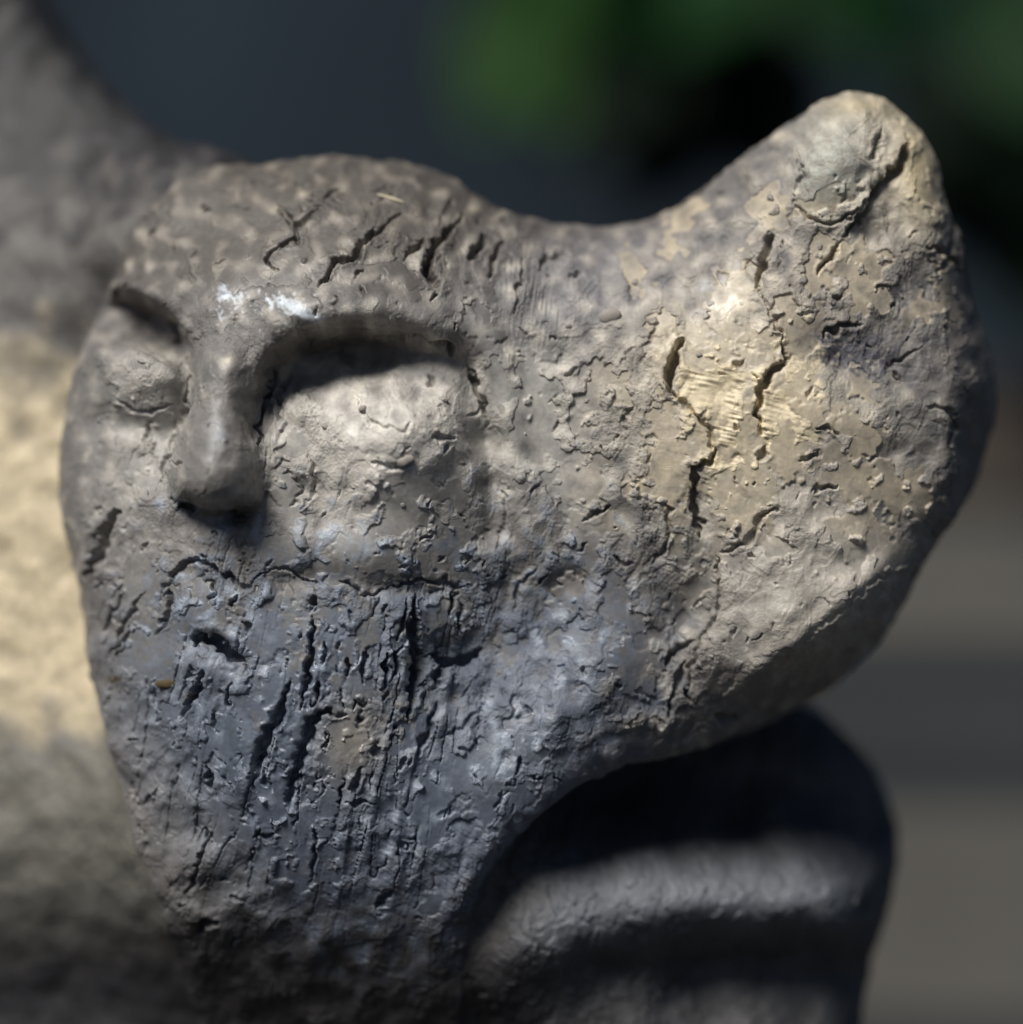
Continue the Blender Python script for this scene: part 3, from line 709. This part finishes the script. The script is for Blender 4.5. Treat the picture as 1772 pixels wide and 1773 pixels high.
# ------------------------------------------------------------------ small pieces stuck in the clay
# (placed by looking up the surface under a picture point)
from mathutils.bvhtree import BVHTree
grid_step = 3
def surf(u, v):
    d = (pu - u) ** 2 + (pv - v) ** 2; m = np.where(d < 64)[0]
    i = m[np.argmin(NP_[m, 1])]
    return NP_[i] * S, VN[i]
def simple_mat(name, colr, rough=.7, noise_amt=.25, sc=600, colr2=None, spec=.3):
    m = bpy.data.materials.new(name); m.use_nodes = True; nt = m.node_tree; b = nt.nodes['Principled BSDF']
    tc = node(nt, 'ShaderNodeTexCoord'); n = node(nt, 'ShaderNodeTexNoise'); n.inputs['Scale'].default_value = sc; n.inputs['Detail'].default_value = 5
    nt.links.new(tc.outputs['Object'], n.inputs['Vector'])
    mx = node(nt, 'ShaderNodeMix', data_type='RGBA'); nt.links.new(n.outputs['Fac'], mx.inputs[0])
    mx.inputs[6].default_value = (*[q * (1 - noise_amt) for q in colr], 1); mx.inputs[7].default_value = (*(colr2 or [q * (1 + noise_amt) for q in colr]), 1)
    nt.links.new(mx.outputs[2], b.inputs['Base Color']); b.inputs['Roughness'].default_value = rough
    b.inputs['Specular IOR Level'].default_value = spec
    bp = node(nt, 'ShaderNodeBump'); bp.inputs['Strength'].default_value = .3; bp.inputs['Distance'].default_value = .0005
    nt.links.new(n.outputs['Fac'], bp.inputs['Height']); nt.links.new(bp.outputs[0], b.inputs['Normal'])
    return m
import bmesh
def pebble(name, u, v, sx, sz, depth, ang, mat, parent, label=None, sd=0):
    bm = bmesh.new(); bmesh.ops.create_icosphere(bm, subdivisions=3, radius=1)
    r_ = np.random.default_rng(sd); ks = r_.standard_normal((6, 3)) * 2.2; ph_ = r_.uniform(0, 6, 6)
    for q in bm.verts:
        p = np.array(q.co); s_ = 1 + .09 * sum(math.sin(ks[i] @ p + ph_[i]) for i in range(6)) / 1.5
        q.co = Vector((p[0] * s_ * sx * S, p[1] * s_ * depth * S, p[2] * s_ * sz * S))
    for f_ in bm.faces: f_.smooth = True
    me = bpy.data.meshes.new(name); bm.to_mesh(me); bm.free(); me.materials.append(mat)
    o = bpy.data.objects.new(name, me); scene.collection.objects.link(o); o.parent = parent
    p, n = surf(u, v); o.location = Vector(p) + Vector(n) * depth * S * .15
    o.rotation_euler = (0, R(ang), 0)
    if label: o['label'] = label
    return o
horn = bpy.data.objects['horn']
straw_m = simple_mat('dry_straw', (.62, .55, .40), .5); grit_m = simple_mat('grit', (.33, .30, .27), .55); brown_m = simple_mat('bark_crumb', (.10, .075, .035), .8)
pebble('pebble', 1052, 543, 20, 13, 7, -18, grit_m, ph, 'small pale pebble set in the clay', 1)
pebble('straw', 678, 340, 26, 3.2, 3, 17, straw_m, ph, 'short pale straw on the forehead', 2)
pebble('crumb', 284, 1180, 19, 8, 5, -8, brown_m, ph, 'brown crumb on the beard', 3)
for i, (u, v, r_) in enumerate([(622,706,8),(1205,612,6),(700,805,14),(560,735,7),(770,690,8),(322,870,7),(1230,1140,4),(760,745,7),(700,880,5),(900,600,5),(1010,690,5),(980,560,6)]):
    pebble('grit', u, v, r_, r_ * .7, r_ * .5, (i * 37) % 60 - 30, grit_m, ph, None, 10 + i)

# ------------------------------------------------------------------ background
def tagit(o, label=None, cat=None, kind=None, group=None):
    if label: o['label'] = label
    if cat: o['category'] = cat
    if kind: o['kind'] = kind
    if group: o['group'] = group
    return o
def at(u, v, yy):   # a point at depth yy metres seen at a picture position
    k_ = (yy + F * S) / F
    return Vector(((u - CX) * k_, yy, (CY - v) * k_))
def box(name, x0, x1, y0, y1, z0, z1, mat, parent=None, bev=.004):
    bm = bmesh.new(); bmesh.ops.create_cube(bm, size=1)
    for q in bm.verts: q.co = Vector(((x0 + x1) / 2 + q.co.x * (x1 - x0), (y0 + y1) / 2 + q.co.y * (y1 - y0), (z0 + z1) / 2 + q.co.z * (z1 - z0)))
    bmesh.ops.bevel(bm, geom=bm.edges[:], offset=bev, segments=2, affect='EDGES')
    me = bpy.data.meshes.new(name); bm.to_mesh(me); bm.free(); me.materials.append(mat)
    o = bpy.data.objects.new(name, me); scene.collection.objects.link(o); o.parent = parent; return o
wall_m = simple_mat('dark_slate_paint', (.002, .003, .005), .9, .3, 2.6, (.044, .063, .084), .05)
wood1 = simple_mat('grey_weathered_wood', (.115, .110, .098), .8, .25, 20)
wood2 = simple_mat('brown_weathered_wood', (.072, .060, .048), .8, .25, 20)
soil = simple_mat('dark_soil', (.03, .027, .024), .95, .3, 10)
box('wall', -2.2, 2.2, 1.60, 1.70, -1.2, 1.5, wall_m)['kind'] = 'structure'
g = box('ground', -8, 8, -3, 8, -1.25, -1.2, soil); g['kind'] = 'structure'
be = bpy.data.objects.new('plank_bench', None); scene.collection.objects.link(be)
tagit(be, 'blurred grey plank bench against the dark wall behind the sculpture', 'bench')
yb = .78
for (v0, v1, mat) in [(650, 880, wood2), (895, 1140, wood1), (1235, 1285, wood1), (1390, 1790, wood1)]:
    a_ = at(700, v0, yb); b_ = at(2600, v1, yb)
    box('plank', a_.x, b_.x, yb, yb + .03, b_.z, a_.z, mat, be)
for uu in (1050, 2450):
    a_ = at(uu, 640, yb); box('leg', a_.x, a_.x + .05, yb + .032, yb + .08, -1.2, at(0, 660, yb).z, wood2, be)

# plant with broad leaves hanging above
def leaf_mesh(L_, W_, seed):
    r_ = np.random.default_rng(seed); n, m = 12, 6; vs = []; fs = []
    for i in range(n + 1):
        t_ = i / n; w_ = W_ * math.sin(math.pi * min(1, t_ ** .8 * 1.0)) ** .8 if 0 < t_ < 1 else 0.0005
        for j in range(m + 1):
            s_ = j / m * 2 - 1
            vs.append((s_ * w_, t_ * L_, -.25 * L_ * t_ * t_ + .12 * abs(s_) * w_ + .02 * L_ * math.sin(9 * t_ + 3 * s_)))
    for i in range(n):
        for j in range(m):
            a_ = i * (m + 1) + j; fs.append((a_, a_ + 1, a_ + m + 2, a_ + m + 1))
    me = bpy.data.meshes.new('leaf'); me.from_pydata(vs, [], fs)
    for p_ in me.polygons: p_.use_smooth = True
    return me
def leaf_mat(name, c1_):
    m = simple_mat(name, c1_, .6, .3, 60, None, .08); return m
lm = [leaf_mat('bright_leaf', (.017, .050, .011)), leaf_mat('deep_leaf', (.006, .026, .007)), leaf_mat('bluish_leaf', (.008, .030, .020)), leaf_mat('shaded_leaf', (.002, .006, .003))]
pl = bpy.data.objects.new('leafy_plant', None); scene.collection.objects.link(pl)
tagit(pl, 'blurred green leafy plant hanging in the dark background above the sculpture', 'plant')
meshes = []
for k_ in range(4):
    for s_ in range(2):
        me = leaf_mesh(.085, .028, k_ * 2 + s_); me.materials.append(lm[k_]); meshes.append(me)
yl = .75
rl = np.random.default_rng(3)
spec = [(930,-40,0,3,26),(965,10,0,4,26),(980,60,0,1,10),(1150,-40,1,3,30),(1260,-50,1,4,40),(1400,-50,1,3,40),(1480,-40,1,3,40),(1560,60,2,3,40),(1600,20,2,2,40),(1700,10,1,3,40),(1120,110,3,5,40),(1200,150,3,5,40),(1300,110,3,4,40),(1730,230,3,5,40),(1740,330,3,5,40),(1680,130,3,3,30)]
for (u, v, k_, n, spr) in spec:
    for i in range(n):
        p = at(u + rl.normal(0, spr * .5), v - 70 + rl.normal(0, spr * .35), yl + rl.uniform(-.05, .05))
        o = bpy.data.objects.new('leaf', meshes[k_ * 2 + int(rl.integers(2))]); scene.collection.objects.link(o); o.parent = pl
        o.location = p; o.rotation_euler = (R(rl.uniform(-120, -60)), R(rl.uniform(-40, 40)), R(rl.uniform(-50, 50))); q = rl.uniform(.7, 1.1); o.scale = (q, q, q)
cu = bpy.data.curves.new('stem', 'CURVE'); cu.dimensions = '3D'; cu.bevel_depth = .004; cu.bevel_resolution = 3
sp = cu.splines.new('POLY'); pp = [at(u, v, yl + .02) for u, v in [(150, -160), (500, -190), (900, -130), (1250, -150), (1700, -120), (2300, -200)]]
sp.points.add(len(pp) - 1)
for i, p in enumerate(pp): sp.points[i].co = (*p, 1)
cu.materials.append(simple_mat('stem_green', (.05, .08, .03), .7)); o = bpy.data.objects.new('stem', cu); scene.collection.objects.link(o)
bpy.context.view_layer.update()
sm_ = bpy.data.meshes.new_from_object(o.evaluated_get(bpy.context.evaluated_depsgraph_get())); bpy.data.objects.remove(o)
o = bpy.data.objects.new('stem', sm_); scene.collection.objects.link(o); o.parent = pl
print('done', time.time() - T0)
